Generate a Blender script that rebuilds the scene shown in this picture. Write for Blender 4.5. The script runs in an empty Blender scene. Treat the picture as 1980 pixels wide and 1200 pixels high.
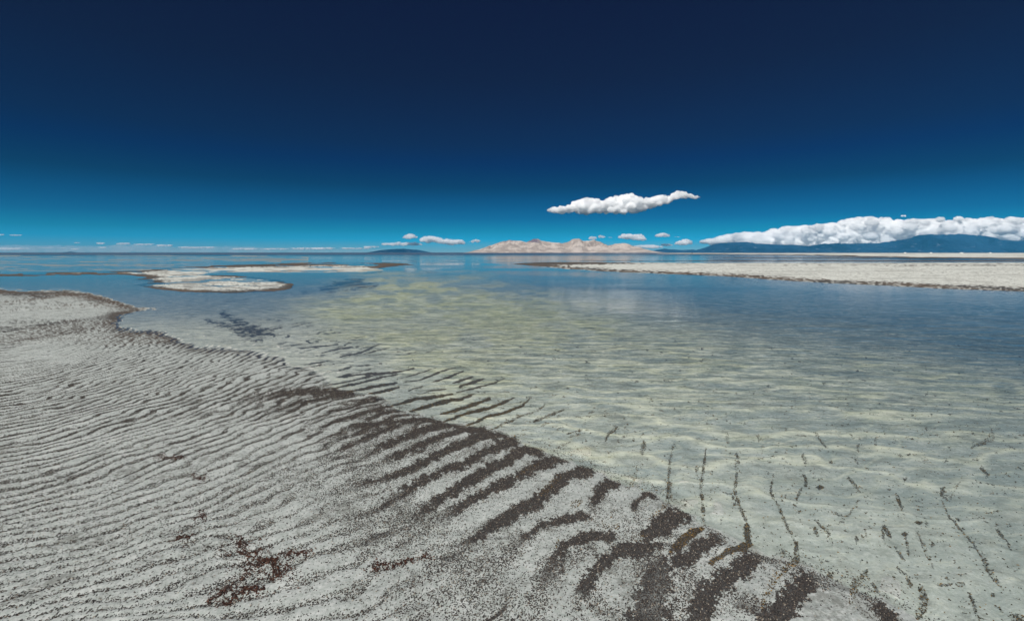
import bpy, math, random
import numpy as np
R = math.radians
rng = np.random.default_rng(7)
random.seed(7)
sc = bpy.context.scene
C = sc.collection

# ------------------------------------------------------------------ camera
F, HZ, CH = 935.0, 488.0, 1.6          # focal length (px of a 1980 px wide frame), horizon row, eye height
cam = bpy.data.objects.new('camera', bpy.data.cameras.new('camera'))
C.objects.link(cam)
cam.location = (0, 0, CH)
cam.rotation_euler = (R(90), 0, 0)
cam.data.sensor_width = 36
cam.data.lens = 36 * F / 1980
cam.data.shift_y = -(600 - HZ) / 1980
cam.data.clip_start = 0.05
cam.data.clip_end = 200000
sc.camera = cam

# ------------------------------------------------------------------ sky and sun
SUN_EL, SUN_AZ = 50.0, 205.0           # azimuth clockwise from +Y : behind the camera, to its left
w = bpy.data.worlds.new('World'); sc.world = w; w.use_nodes = True
nt = w.node_tree; nt.nodes.clear()
def N(t, ty, **kw):
    n = t.nodes.new(ty)
    for k, v in kw.items(): setattr(n, k, v)
    return n
sky = N(nt, 'ShaderNodeTexSky', sky_type='NISHITA', sun_disc=False)
sky.sun_elevation = R(SUN_EL); sky.sun_rotation = R(SUN_AZ)
sky.altitude = 1300; sky.air_density = 1.0; sky.dust_density = 0.3; sky.ozone_density = 2.0
tc = N(nt, 'ShaderNodeTexCoord'); sx = N(nt, 'ShaderNodeSeparateXYZ')
mp = N(nt, 'ShaderNodeMapRange'); mp.inputs[1].default_value = 0; mp.inputs[2].default_value = 1.0
ramp = N(nt, 'ShaderNodeValToRGB')
mul = N(nt, 'ShaderNodeMix', data_type='RGBA', blend_type='MULTIPLY'); mul.inputs[0].default_value = 1
bg = N(nt, 'ShaderNodeBackground'); bg.inputs[1].default_value = 0.1
out = N(nt, 'ShaderNodeOutputWorld')
L = nt.links.new
L(tc.outputs['Generated'], sx.inputs[0]); L(sx.outputs[2], mp.inputs[0]); L(mp.outputs[0], ramp.inputs[0])
L(sky.outputs[0], mul.inputs[6]); L(ramp.outputs[0], mul.inputs[7]); L(mul.outputs[2], bg.inputs[0]); L(bg.outputs[0], out.inputs[0])
SKY_GRADE = [   # polarising-filter grade of the clear sky by sin(elevation); topmost stops raised as fill light
    (0.000, (.22, .46, .72)), (0.026, (0.01, .413, .789)), (0.043, (0, .296, .516)), (.069, (0, .174, .366)), (.133, (0, .070, .164)), (.18, (.002, .044, .155)),
    (.214, (.012, .042, .127)), (.337, (.032, .036, .102)), (.459, (.042, .036, .110)), (.62, (.06, .06, .15)), (.8, (.35, .42, .5)), (1.0, (.7, .75, .8)),
]
#SKYGRADE#
el = ramp.color_ramp.elements
while len(el) > 1: el.remove(el[-1])
for i, (p, c) in enumerate(SKY_GRADE):
    e = el[0] if i == 0 else el.new(p)
    e.position = p; e.color = (*c, 1)

sun = bpy.data.objects.new('sun', bpy.data.lights.new('sun', 'SUN')); C.objects.link(sun)
sun.data.energy = 5.0; sun.data.angle = R(0.53); sun.data.color = (1.0, 0.965, 0.90)
sun.rotation_euler = (R(90 - SUN_EL), 0, R(180 - SUN_AZ))
vs = sc.view_settings
sc.display_settings.display_device = 'sRGB'
vs.view_transform = 'Standard'; vs.look = 'None'; vs.gamma = 1; vs.use_curve_mapping = False; vs.exposure = 0.0
sc.cycles.max_bounces = 64; sc.cycles.diffuse_bounces = 3; sc.cycles.glossy_bounces = 3; sc.cycles.transmission_bounces = 4; sc.cycles.transparent_max_bounces = 12
sc.cycles.volume_bounces = 64; sc.cycles.use_denoising = True
sc.cycles.caustics_reflective = False; sc.cycles.caustics_refractive = False

# ------------------------------------------------------------------ maths helpers
def lat(ix, iy, s):
    h = (ix.astype(np.int64) * 374761393 + iy.astype(np.int64) * 668265263 + s * 1442695041) & 0xFFFFFFFF
    h = ((h ^ (h >> 13)) * 1274126177) & 0xFFFFFFFF
    h = h ^ (h >> 16)
    return (h & 0xFFFF).astype(np.float32) / 65535.0
def vn(x, y, s=0):
    x = np.asarray(x, np.float64); y = np.asarray(y, np.float64)
    ix = np.floor(x); iy = np.floor(y); fx = (x - ix); fy = (y - iy)
    fx = (fx * fx * fx * (fx * (fx * 6 - 15) + 10)).astype(np.float32); fy = (fy * fy * fy * (fy * (fy * 6 - 15) + 10)).astype(np.float32)
    a = lat(ix, iy, s); b = lat(ix + 1, iy, s); c = lat(ix, iy + 1, s); d = lat(ix + 1, iy + 1, s)
    return (a + (b - a) * fx) * (1 - fy) + (c + (d - c) * fx) * fy
def fbm(x, y, o=4, s=0, g=0.5):
    t = 0; a = 1; n = 0; ca, sa = math.cos(0.6), math.sin(0.6)
    for k in range(o):
        t = t + a * vn(x, y, s + k * 17); n += a; a *= g
        x, y = (x * ca - y * sa) * 2.03 + 3.7, (x * sa + y * ca) * 2.03 + 9.1
    return t / n                        # 0..1, mean .5
def sst(a, b, x):
    t = np.clip((x - a) / (b - a), 0, 1); return t * t * (3 - 2 * t)
def g_of(px, py):                       # a point of the frame seen on the ground plane, as world X, Y
    Y = CH * F / (py - HZ); return (px - 990) / F * Y, Y
def sdf_poly(u, v, P, sv=1.0):          # signed distance (+ inside) in frame units, rows stretched by sv
    P = np.array(P, float); x = u; y = v * sv; n = len(P)
    d = np.full(u.shape, 1e12); ins = np.zeros(u.shape, bool)
    for i in range(n):
        ax, ay = P[i]; bx, by = P[(i + 1) % n]; ay *= sv; by *= sv
        ex, ey = bx - ax, by - ay; L2 = ex * ex + ey * ey + 1e-9
        t = np.clip(((x - ax) * ex + (y - ay) * ey) / L2, 0, 1)
        d = np.minimum(d, (x - ax - t * ex) ** 2 + (y - ay - t * ey) ** 2)
        c = ((ay > y) != (by > y))
        if ey != 0: ins ^= c & (x < ex * (y - ay) / ey + ax)
    return np.where(ins, 1, -1) * np.sqrt(d)

# ------------------------------------------------------------------ the survey grid: every ground field lives on it
us = np.concatenate([[-9000, -4000, -2200], np.arange(-1200, -500, 25), np.arange(-500, -60, 6), np.arange(-60, 2040, 2.0),
                     np.arange(2040, 2500, 6), np.arange(2500, 3200, 25), [4200, 6000, 11000]])
vs_ = np.concatenate([[488.11, 488.18, 488.3, 488.5, 488.75], np.arange(489, 575, 0.6), np.arange(575, 1300, 1.25), np.arange(1300, 1700, 20), [1900, 2300, 3000]])
U, V = np.meshgrid(us, vs_)
GX, GY = g_of(U, V)
NR, NC = U.shape
lY = np.log(GY)

LAND_NEAR = [(-1500, 550), (-300, 556), (0, 559), (60, 563), (130, 560), (175, 566), (215, 577), (255, 590), (302, 597), (262, 603), (236, 612), (228, 622),
  (238, 632), (290, 636), (335, 641), (322, 647), (352, 655), (380, 668), (428, 674), (470, 680), (515, 688), (548, 692), (560, 702), (600, 716),
  (628, 733), (640, 750), (690, 762), (735, 772), (760, 790), (800, 800), (870, 818), (930, 828), (980, 842), (1046, 872), (1100, 888), (1148, 903), (1194, 932), (1262, 956),
  (1330, 992), (1410, 1036), (1470, 1068), (1520, 1084), (1615, 1118), (1725, 1168), (1800, 1210), (1900, 1300), (2100, 1700), (2100, 4000), (-1500, 4000)]
SPIT = [(-900, 532), (0, 530), (130, 526), (262, 524), (330, 517), (420, 513.5), (520, 510), (620, 507.5), (720, 507), (790, 509.5), (805, 512), (770, 513.5), (735, 519), (742, 523),
  (700, 525.5), (560, 526.5), (440, 526.5), (398, 528.5), (425, 531.5), (490, 534), (535, 540), (572, 550), (563, 558), (530, 562.5), (440, 566.5), (350, 563.5),
  (290, 557), (262, 550), (300, 545), (255, 541), (292, 536), (240, 531), (160, 531.5), (0, 534.5), (-900, 538)]
BAR = [(990, 510.5), (1010, 508.5), (1055, 506.6), (1160, 507), (1250, 507.5), (1340, 508), (1600, 508), (1980, 507.5), (3200, 507), (3200, 600), (2400, 580), (1980, 563.5), (1820, 558), (1700, 551.5), (1600, 547),
  (1500, 541), (1400, 534), (1300, 530), (1180, 525.5), (1090, 519.5), (1030, 514)]
FLAT = [(1245, 489.7), (1300, 489.2), (3300, 488.6), (3300, 504), (1980, 501), (1760, 498), (1640, 496.5), (1560, 495.5), (1640, 494.5), (1480, 492.6), (1330, 491.4)]
MUD1 = [(1090, 503.2), (1400, 503.4), (1980, 502.5), (3300, 501), (3300, 505.5), (1980, 505), (1400, 504.9), (1120, 504.2)]
MUD2 = [(1330, 498.0), (1600, 497.6), (1980, 499), (1980, 500), (1600, 499.0), (1420, 498.8)]

wob = (fbm(GX * 2.2, GY * 2.2, 4, 5) - .5)
wobf = (fbm(U / 22, (V - HZ) ** .5 * 9, 4, 8) - .5)
nearw = sst(560, 640, V)
sdA = sdf_poly(U, V, LAND_NEAR, 1.6) + wob * 26 * nearw + wobf * 16 * (1 - nearw)
farmask = V < 640
sdB = np.full(U.shape, -400.0); sdC = sdB.copy(); sdD = sdB.copy(); sdM = sdB.copy()
fu, fv = U[farmask], V[farmask]; fw = wobf[farmask]
sdB[farmask] = sdf_poly(fu, fv, SPIT, 6) + fw * 16
sdC[farmask] = sdf_poly(fu, fv, BAR, 8) + fw * 10
sdD[farmask] = sdf_poly(fu, fv, FLAT, 14) + fw * 8
sdM[farmask] = np.maximum(sdf_poly(fu, fv, MUD1, 14), sdf_poly(fu, fv, MUD2, 14)) + fw * 14

# macro height (metres above the water)
def bank(sd, s, up, dn): return np.where(sd > 0, up * (1 - np.exp(-sd / s)), -dn * (1 - np.exp(sd / s)))
DEEP = 0.05 + 0.16 * sst(0, 600, 620 - V + 0.35 * (U - 1000))
hA = np.where(sdA > 0, (0.030 - .022 * sst(590, 620, V) * sst(820, 740, V)) * (1 - np.exp(-sdA / 45)) + 0.02 * (1 - np.exp(-sdA / 300)), -DEEP * (1 - np.exp(sdA / 420)) - 0.005 * (1 - np.exp(sdA / 12)))
hB = bank(sdB, 14, 0.030, 0.12) - .034 * sst(.56, .68, fbm(U / 70, (V - HZ) * .28, 4, 161)); hC = bank(sdC, 22, 0.05, 0.16); hD = bank(sdD, 14, 0.10, 0.2); hM = bank(sdM, 6, 0.025, 0.2)
H = np.maximum.reduce([hA, np.where(farmask, hB, -9), np.where(farmask, hC, -9), np.where(farmask, hD, -9), np.where(farmask, hM, -9)])
# far-left shoals that just break the surface
sh = fbm(U / 95 + 4, (V - 488) * 0.33, 4, 21)
sh = np.maximum(sh, .02 + fbm(U / 60, (V - 488) * .8, 4, 23))
shoal = sst(.54, .66, sh) * sst(491, 494, V) * sst(530, 522, V) * sst(950, 500, U)
H = np.where(farmask & (H < 0), np.maximum(H, -0.06 + 0.068 * shoal), H)

# ------------------------------------------------------------------ sand-ripple phase, fitted to surveyed crests
ctl = [(-40, 700, -.1, 4), (-40, 800, -.17, 6.1), (-40, 900, -.2, 9.0), (-40, 1000, -.24, 12), (-40, 1100, -.27, 15), (-40, 1190, -.29, 18), (200, 1000, -.26, 12.4), (200, 900, -.22, 9.4), (200, 1150, -.33, 18.5), (200, 800, -.18, 6.8), (100, 650, -.08, 3.4), (100, 720, -.12, 4.2), (100, 780, -.18, 5.6), (100, 850, -.2, 7.5), (100, 920, -.22, 9.6), (100, 1000, -.25, 12), (100, 1100, -.28, 15), (100, 1190, -.3, 18),
       (300, 660, -.06, 4.6), (300, 726, -.13, 6.5), (300, 800, -.18, 8.3), (300, 870, -.22, 10), (300, 950, -.28, 12.5), (300, 1050, -.34, 17), (300, 1150, -.4, 21), (480, 640, -.1, 6), (460, 770, -.16, 9.5),
       (500, 860, -.25, 14), (480, 930, -.32, 17), (420, 1000, -.33, 18), (420, 1100, -.38, 22), (560, 1000, -.42, 24), (560, 1100, -.5, 29), (440, 1190, -.42, 26), (700, 1000, -.48, 34), (700, 1100, -.56, 40), (620, 1190, -.55, 37),
       (600, 740, -.2, 10.5), (620, 680, -.14, 9), (620, 820, -.27, 15), (620, 910, -.33, 20), (750, 720, -.2, 11), (750, 800, -.3, 16), (760, 900, -.4, 27), (900, 720, -.22, 12), (900, 800, -.34, 18), (880, 1000, -.55, 46),
       (900, 1120, -.8, 52), (1000, 900, -.55, 40), (1050, 780, -.4, 20), (1050, 1000, -.7, 52), (780, 1190, -.65, 46), (1100, 1150, -1., 60)]
cp = [(a, b, -m / s, 1 / s) for a, b, m, s in ctl] + [(1370, 950, 1 / 68, 0.001), (1550, 1050, 1 / 75, -.41 / 75), (1850, 1000, 1 / 85, -.55 / 85), (1200, 950, 1 / 62, 1 / 90), (1700, 1150, 1 / 80, -.4 / 80),
      (1200, 1120, 1 / 62, 1 / 90), (1300, 850, 1 / 60, 1 / 90), (1600, 850, 1 / 75, -.2 / 75)]
cp = np.array(cp); cents = np.array([(a, b) for a in range(-60, 2100, 140) for b in range(600, 1300, 90)], float); SU, SV = 200.0, 128.0
def basis(u, v):
    g = np.exp(-((u[..., None] - cents[:, 0]) / SU) ** 2 - ((v[..., None] - cents[:, 1]) / SV) ** 2); return g
rows, rhs = [], []
for a, b, gu, gv in cp:
    e = np.exp(-((a - cents[:, 0]) / SU) ** 2 - ((b - cents[:, 1]) / SV) ** 2); wt = 1 / math.hypot(gu, gv)
    rows.append(np.concatenate([[1, 0], e * -2 * (a - cents[:, 0]) / SU ** 2]) * wt); rhs.append(gu * wt)
    rows.append(np.concatenate([[0, 1], e * -2 * (b - cents[:, 1]) / SV ** 2]) * wt); rhs.append(gv * wt)
A = np.array(rows); bb = np.array(rhs); lam = 3e-5 * np.eye(A.shape[1]); lam[0, 0] = lam[1, 1] = 1e-5
co = np.linalg.solve(A.T @ A + lam, A.T @ bb)
PH = co[0] * U + co[1] * V
uc = np.clip(U, -150, 2150); vc = np.clip(V, 590, 1300)
for k in range(len(cents)):
    PH += co[2 + k] * np.exp(-((uc - cents[k, 0]) / SU) ** 2 - ((vc - cents[k, 1]) / SV) ** 2)
wav = (fbm(GX * 1.3, GY * 1.3, 3, 31) - .5)
wav2 = (fbm(GX * 6, GY * 6, 2, 37) - .5)
PHW = PH + wav * 2.0 + wav2 * .9
cyc = 0.5 + 0.5 * np.cos(2 * np.pi * PHW)            # 1 on crests
gu = np.gradient(PH, us, axis=1); gv = np.gradient(PH, vs_, axis=0)
dX = gu * F / GY; dY = gu * (-(U - 990) / GY) + gv * (-(V - HZ) ** 2 / (CH * F))
lamw = np.clip(1 / (np.hypot(dX, dY) + 1e-6), 0.03, 0.25)
spc = 1 / (np.abs(gv) + 1e-4)
ripw = sst(590, 660, V) * sst(2.6, 4.6, spc)
patch = fbm(GX * .9, GY * .9, 4, 41)
A_r = 0.042 * lamw * ripw * (0.55 + .9 * patch) * np.where(sdA > 0, 1, np.exp(sdA / 260) * .8 + .1)
ridge = cyc ** 1.0
H = H + A_r * (ridge - .35) + (fbm(GX * 9, GY * 9, 3, 51) - .5) * 0.004 * sst(560, 700, V)

# second ripple family on the shallow bed at the lower right: crests run away from the viewer and fan out
q2 = [(1300, 880, 1 / 62, .1 / 62), (1360, 930, 1 / 66, 0), (1430, 950, 1 / 68, -.15 / 68), (1520, 1000, 1 / 72, -.35 / 72), (1650, 1000, 1 / 74, -.5 / 74), (1850, 1000, 1 / 82, -.5 / 82), (1650, 1150, 1 / 76, -.25 / 76), (1850, 1150, 1 / 84, -.35 / 84),
      (1500, 900, 1 / 70, -.25 / 70), (1700, 880, 1 / 78, -.35 / 78), (1900, 900, 1 / 84, -.4 / 84), (1400, 1080, 1 / 78, .5 / 78), (1550, 1150, 1 / 80, .15 / 80), (1250, 960, 1 / 60, .4 / 60)]
def b2(u, v): u = (u - 1600) / 400; v = (v - 1000) / 200; return [u, v, u * u, u * v, v * v, u ** 3, u * u * v, u * v * v, v ** 3]
rws, rh = [], []
for a_, b_, g1, g2 in q2:
    e_ = 1.0; f0_ = np.array(b2(a_, b_)); rws += [(np.array(b2(a_ + e_, b_)) - f0_) * 70, (np.array(b2(a_, b_ + e_)) - f0_) * 70]; rh += [g1 * 70, g2 * 70]
rws = np.array(rws); c2c = np.linalg.solve(rws.T @ rws + 1e-5 * np.eye(9), rws.T @ np.array(rh))
uq = np.clip(U, 1150, 2100); vq = np.clip(V, 800, 1300)
P2 = sum(c * b for c, b in zip(c2c, b2(uq, vq)))
P2 = P2 - sum(c * b for c, b in zip(c2c, b2(1360., 930.))) + .5 + (fbm(GX * 1.6, GY * 1.6, 3, 145) - .5) * .9
cy2 = .5 + .5 * np.cos(2 * np.pi * P2); m2 = sst(1180, 1320, U) * sst(790, 880, V) * (sdA < 0)
H = H + .009 * (cy2 - .5) * m2 * sst(0, -60, sdA)

# ------------------------------------------------------------------ debris windrows traced line by line
def c6(*p): return [(500 + x * .3667, 560 + y * .3667) for x, y in p]
def c7(*p): return [(700 + x * .3535, 800 + y * .3535) for x, y in p]
def c8(*p): return [(1280 + x * .5, 600 + y * .5) for x, y in p]
def c2(*p): return [(400 + x * .2525, 430 + y * .2525) for x, y in p]
WET = [  # points, half width, strength
 (c6((330, 512), (640, 440), (760, 425), (820, 408)), 2.2, .9), (c6((345, 530), (540, 485), (660, 455), (735, 440)), 2.4, 1), (c6((410, 460), (560, 440), (690, 430)), 2.4, .95),
 (c6((470, 540), (600, 510), (730, 485)), 3, 1), (c6((580, 550), (740, 512)), 3.2, 1), (c6((730, 468), (860, 430), (935, 403)), 1.3, .9), (c6((760, 485), (850, 468), (960, 425), (1040, 403)), 1.8, .95),
 (c6((920, 480), (1000, 455), (1080, 420)), 2.6, 1), (c6((1025, 485), (1130, 450)), 2.6, 1), (c6((1060, 505), (1130, 480), (1190, 460)), 3.0, 1), (c6((860, 545), (900, 528), (990, 515)), 1.6, .9),
 (c6((790, 530), (820, 515), (880, 503)), 1.5, .9), (c6((1045, 535), (1180, 500), (1240, 485), (1300, 455)), 1.8, .95), (c6((700, 610), (830, 570), (940, 560), (1020, 545)), 3.4, 1),
 (c6((800, 640), (950, 590), (1060, 570), (1135, 545)), 3.6, 1), (c6((960, 655), (1080, 615), (1160, 590), (1220, 565)), 3.6, 1), (c6((975, 695), (1100, 645), (1240, 610), (1345, 560)), 3.2, 1),
 (c6((1090, 720), (1200, 665), (1300, 640), (1390, 605), (1430, 565)), 3.0, .95), (c6((1200, 750), (1300, 700), (1380, 665), (1480, 625), (1510, 595)), 2.4, .85), (c6((1300, 790), (1410, 757)), 2.2, .8),
 (c6((1450, 690), (1520, 660), (1605, 625)), 2.4, .85), (c6((215, 305), (420, 285)), 1.6, .9), (c6((330, 330), (440, 305), (500, 298)), 1.7, .9), (c6((430, 350), (540, 325), (620, 290)), 1.7, .95),
 (c6((550, 335), (690, 300)), 1.3, .9), (c6((140, 295), (330, 270)), 1.3, .8), (c6((240, 395), (380, 370)), 1.6, .9), (c6((180, 430), (330, 395), (500, 375)), 1.6, .8), (c6((340, 445), (500, 400), (650, 385)), 1.6, .8),
 (c6((410, 460), (640, 400)), 1.4, .8), (c6((1640, 770), (1730, 740)), 1.6, .7), (c6((1560, 840), (1640, 800)), 1.4, .6), (c6((690, 330), (760, 318)), 1.0, .8), (c6((770, 335), (830, 322)), 1.2, .8), (c6((870, 330), (950, 300)), .9, .6),
 (c6((600, 290), (700, 262)), 1.2, .7), (c6((280, 350), (400, 335)), 1.2, .7), (c6((1470, 720), (1560, 690)), 1.3, .6), (c6((1620, 750), (1700, 735)), 1.3, .6), (c6((1740, 640), (1780, 628)), 1.4, .8),
 (c8((45, 505), (30, 580), (25, 660), (15, 740)), 2.4, .7), (c8((170, 520), (160, 600), (150, 680), (160, 760), (165, 830), (120, 860)), 3.0, .85), (c8((150, 850), (100, 885), (40, 950)), 10, .95),
 (c8((285, 570), (290, 640), (280, 680), (300, 750), (330, 820)), 3.2, .75), (c8((325, 820), (335, 900), (250, 950), (190, 1000)), 8, .9), (c8((430, 620), (420, 690), (450, 740), (480, 820), (520, 900)), 2.8, .7),
 (c8((520, 900), (520, 970), (450, 1040), (400, 1130), (385, 1190)), 7.5, .8), (c8((540, 670), (520, 715)), 3, .8), (c8((790, 990), (745, 1060), (730, 1160)), 7, .7), (c8((1000, 1060), (1015, 1110), (990, 1190)), 8, .8),
 (c8((1190, 1080), (1210, 1140), (1230, 1190)), 4, .85), (c8((1080, 710), (1110, 780), (1180, 850), (1230, 920)), 2.4, .8), (c8((1235, 915), (1260, 990), (1320, 1060)), 4.5, .7), (c8((720, 630), (765, 690)), 4, .85),
 (c8((905, 690), (930, 760)), 3.6, .85), (c8((590, 790), (640, 850), (665, 900)), 3, .7), (c8((850, 820), (860, 890)), 2.4, .7), (c8((940, 850), (955, 930)), 3, .7), (c8((990, 850), (1050, 980)), 3, .7),
 (c8((780, 830), (800, 890)), 1.8, .6), (c8((1150, 650), (1110, 710), (1060, 680)), 2.4, .6), (c8((545, 545), (555, 580)), 4, .8), (c8((600, 668), (625, 670)), 4.5, .9), (c8((830, 455), (825, 510)), 2.4, .6),
 (c8((910, 980), (960, 1015)), 2.2, .8), (c8((1065, 1055), (1120, 1045)), 3, .8), (c8((635, 770), (720, 780), (760, 720)), 1.2, .6), (c8((640, 825), (700, 800)), 1.2, .6), (c8((980, 800), (1005, 800)), 3.5, .9),
 (c8((930, 852), (950, 853)), 3.8, .9), (c8((1250, 760), (1310, 755)), 2.2, .7), (c8((1350, 1160), (1400, 1180)), 8, .8), (c8((745, 560), (760, 578)), 2, .8), (c8((1140, 1045), (1170, 1050)), 4, .6),
 (c7((1330, 140), (1350, 100), (1395, 60)), 3.2, .8), (c7((1340, 215), (1370, 180)), 2.2, .5), (c7((1450, 420), (1480, 380), (1500, 310)), 4, .5), (c7((1540, 135), (1535, 215)), 4.5, .6), (c7((980, 470), (1020, 420), (1090, 360)), 7, .75),
 (c7((840, 380), (900, 320), (980, 280)), 4, .6), (c7((1140, 540), (1200, 490)), 8, .6), (c7((1290, 630), (1400, 650)), 8, .7), (c7((1360, 590), (1380, 550)), 4, .6), (c7((1560, 600), (1640, 540), (1670, 480), (1690, 350)), 4.5, .6),
 (c7((1490, 720), (1540, 690)), 9, .6), (c7((1060, 770), (1075, 720)), 3, .6), (c7((1250, 605), (1260, 600)), 4, .6), (c7((1120, 103), (1140, 98)), 2, .8), (c7((1180, 85), (1200, 82)), 3, .8), (c7((935, 35), (990, 15)), 2.6, .8),
]
DRY = [  # bands of dark pupae cases above the water line, sharp ended at the water side
 (c6((0, 575), (120, 558), (260, 540), (420, 540), (480, 545)), 8, .9), (c6((100, 645), (200, 608), (330, 580), (450, 562)), 5, .85), (c6((510, 605), (600, 578), (700, 568)), 6, .95), (c6((585, 645), (700, 612), (820, 590)), 5, .95),
 (c6((610, 665), (720, 640), (840, 625)), 5, .95), (c6((650, 705), (760, 662), (880, 648)), 5, .9), (c6((300, 700), (400, 650), (520, 625)), 4, .6), (c6((330, 740), (450, 690), (560, 665)), 4, .6),
 (c6((400, 790), (520, 735), (640, 715), (800, 700), (900, 690), (960, 685)), 6, .95), (c6((400, 885), (530, 820), (640, 770), (730, 735)), 7, .85), (c6((420, 800), (530, 770), (620, 745)), 5, .7),
 (c6((530, 910), (640, 850), (760, 800), (860, 750), (960, 712), (1060, 712)), 8.5, .98), (c6((630, 945), (800, 862), (940, 802), (1060, 747), (1170, 735)), 9, .98), (c6((470, 1080), (620, 1040), (790, 978), (920, 900), (1080, 832), (1160, 785), (1290, 765)), 9.5, .97),
 (c6((600, 1190), (750, 1110), (900, 1010), (1080, 940), (1220, 860), (1350, 800)), 10, .97), (c6((740, 1240), (880, 1180), (1050, 1080), (1200, 980), (1320, 920), (1370, 860), (1480, 850)), 11.5, .97),
 (c6((870, 1290), (1020, 1200), (1200, 1100), (1350, 1020), (1500, 920), (1610, 890)), 12, .96), (c6((1150, 1310), (1350, 1200), (1500, 1110), (1620, 1010), (1750, 945)), 12, .97),
 (c7((500, 800), (620, 720), (720, 660), (850, 570), (960, 530)), 12, .85), (c7((1255, 545), (1295, 460), (1350, 385), (1390, 385)), 11, .98), (c7((1495, 580), (1485, 520), (1560, 440), (1590, 460)), 7, .95),
 (c7((1650, 690), (1610, 620), (1700, 560), (1775, 550)), 14, .98), (c7((870, 730), (980, 645), (1100, 612), (1215, 585)), 9, .95), (c7((700, 900), (800, 800), (880, 730)), 16, .6), (c7((1020, 870), (1100, 765), (1200, 712), (1350, 705)), 10, .95),
 (c7((1050, 900), (1130, 830), (1230, 770)), 14, .7), (c7((1180, 1080), (1230, 960), (1330, 850), (1430, 775), (1560, 775)), 15, .92), (c7((950, 1131), (980, 1000), (1030, 880)), 20, .6), (c7((1560, 760), (1640, 745)), 8, .9),
 (c8((90, 792), (40, 835), (-40, 885)), 15, .98), (c8((235, 872), (150, 935), (60, 990)), 18, .98), (c8((-60, 960), (-20, 1040), (-30, 1120), (-60, 1220)), 34, .85), (c8((470, 965), (370, 960), (270, 1050), (180, 1120), (150, 1220)), 23, .96),
 (c8((640, 1040), (565, 1060), (500, 1150), (420, 1240)), 26, .98), (c8((830, 1130), (880, 1200), (900, 1260)), 16, .95), (c8((300, 1150), (420, 1200)), 18, .8), (c8((60, 1000), (120, 1100), (60, 1200)), 24, .7),
 (c8((-120, 1240), (-220, 1200), (-300, 1100)), 16, .6), (c7((300, 1131), (500, 1020), (600, 900), (700, 820)), 16, .45), (c7((100, 1080), (250, 1000), (420, 900), (560, 830)), 9, .5), (c7((0, 750), (120, 700), (260, 640), (360, 560)), 8, .6),
 (c7((0, 600), (130, 540), (260, 480)), 8, .6),
]
BLOT = [  # dark submerged silt patches in the left arm of the lagoon: points, half width u, strength
 (c2((120, 690), (260, 780), (420, 850), (520, 860)), 9, 1.), (c2((0, 750), (160, 790), (340, 880), (420, 900)), 7, .9), (c2((250, 800), (480, 830), (560, 800)), 5, .7), (c2((350, 780), (520, 740)), 3, .6),
 (c2((880, 515), (1000, 485), (1150, 470), (1300, 480)), 8, 1.0), (c2((950, 470), (1100, 460), (1200, 465)), 5, .8), (c2((640, 540), (850, 530), (960, 500)), 4, .7), (c2((1150, 395), (1350, 372), (1600, 360), (1850, 395), (1990, 425)), 3.0, .75), (c2((0, 590), (250, 600), (450, 565)), 5, .45),
 (c2((870, 430), (1050, 420)), 3, .4), (c2((520, 730), (640, 725), (700, 770), (820, 765)), 3.5, .6), (c2((780, 860), (900, 850), (960, 880)), 3, .5), (c2((100, 880), (340, 830), (560, 800)), 3, .5), (c2((120, 920), (400, 880)), 2, .5), (c2((1650, 400), (1850, 450), (1990, 520)), 5, .3)]
en = (fbm(GX * 14, GY * 14, 3, 61) - .5); en3 = fbm(U / 3, V / 2.2, 2, 69) - .5
en2 = (fbm(U / np.where(V < 640, 16, 9), V / np.where(V < 640, 3.5, 9), 3, 67) - .5)
EN = np.where(V > 640, en2 * 1.1 + en * .5 + en3 * .7, en2 + en3 * .5)
BRK = fbm(U / 7, V / 7, 3, 121)
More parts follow.
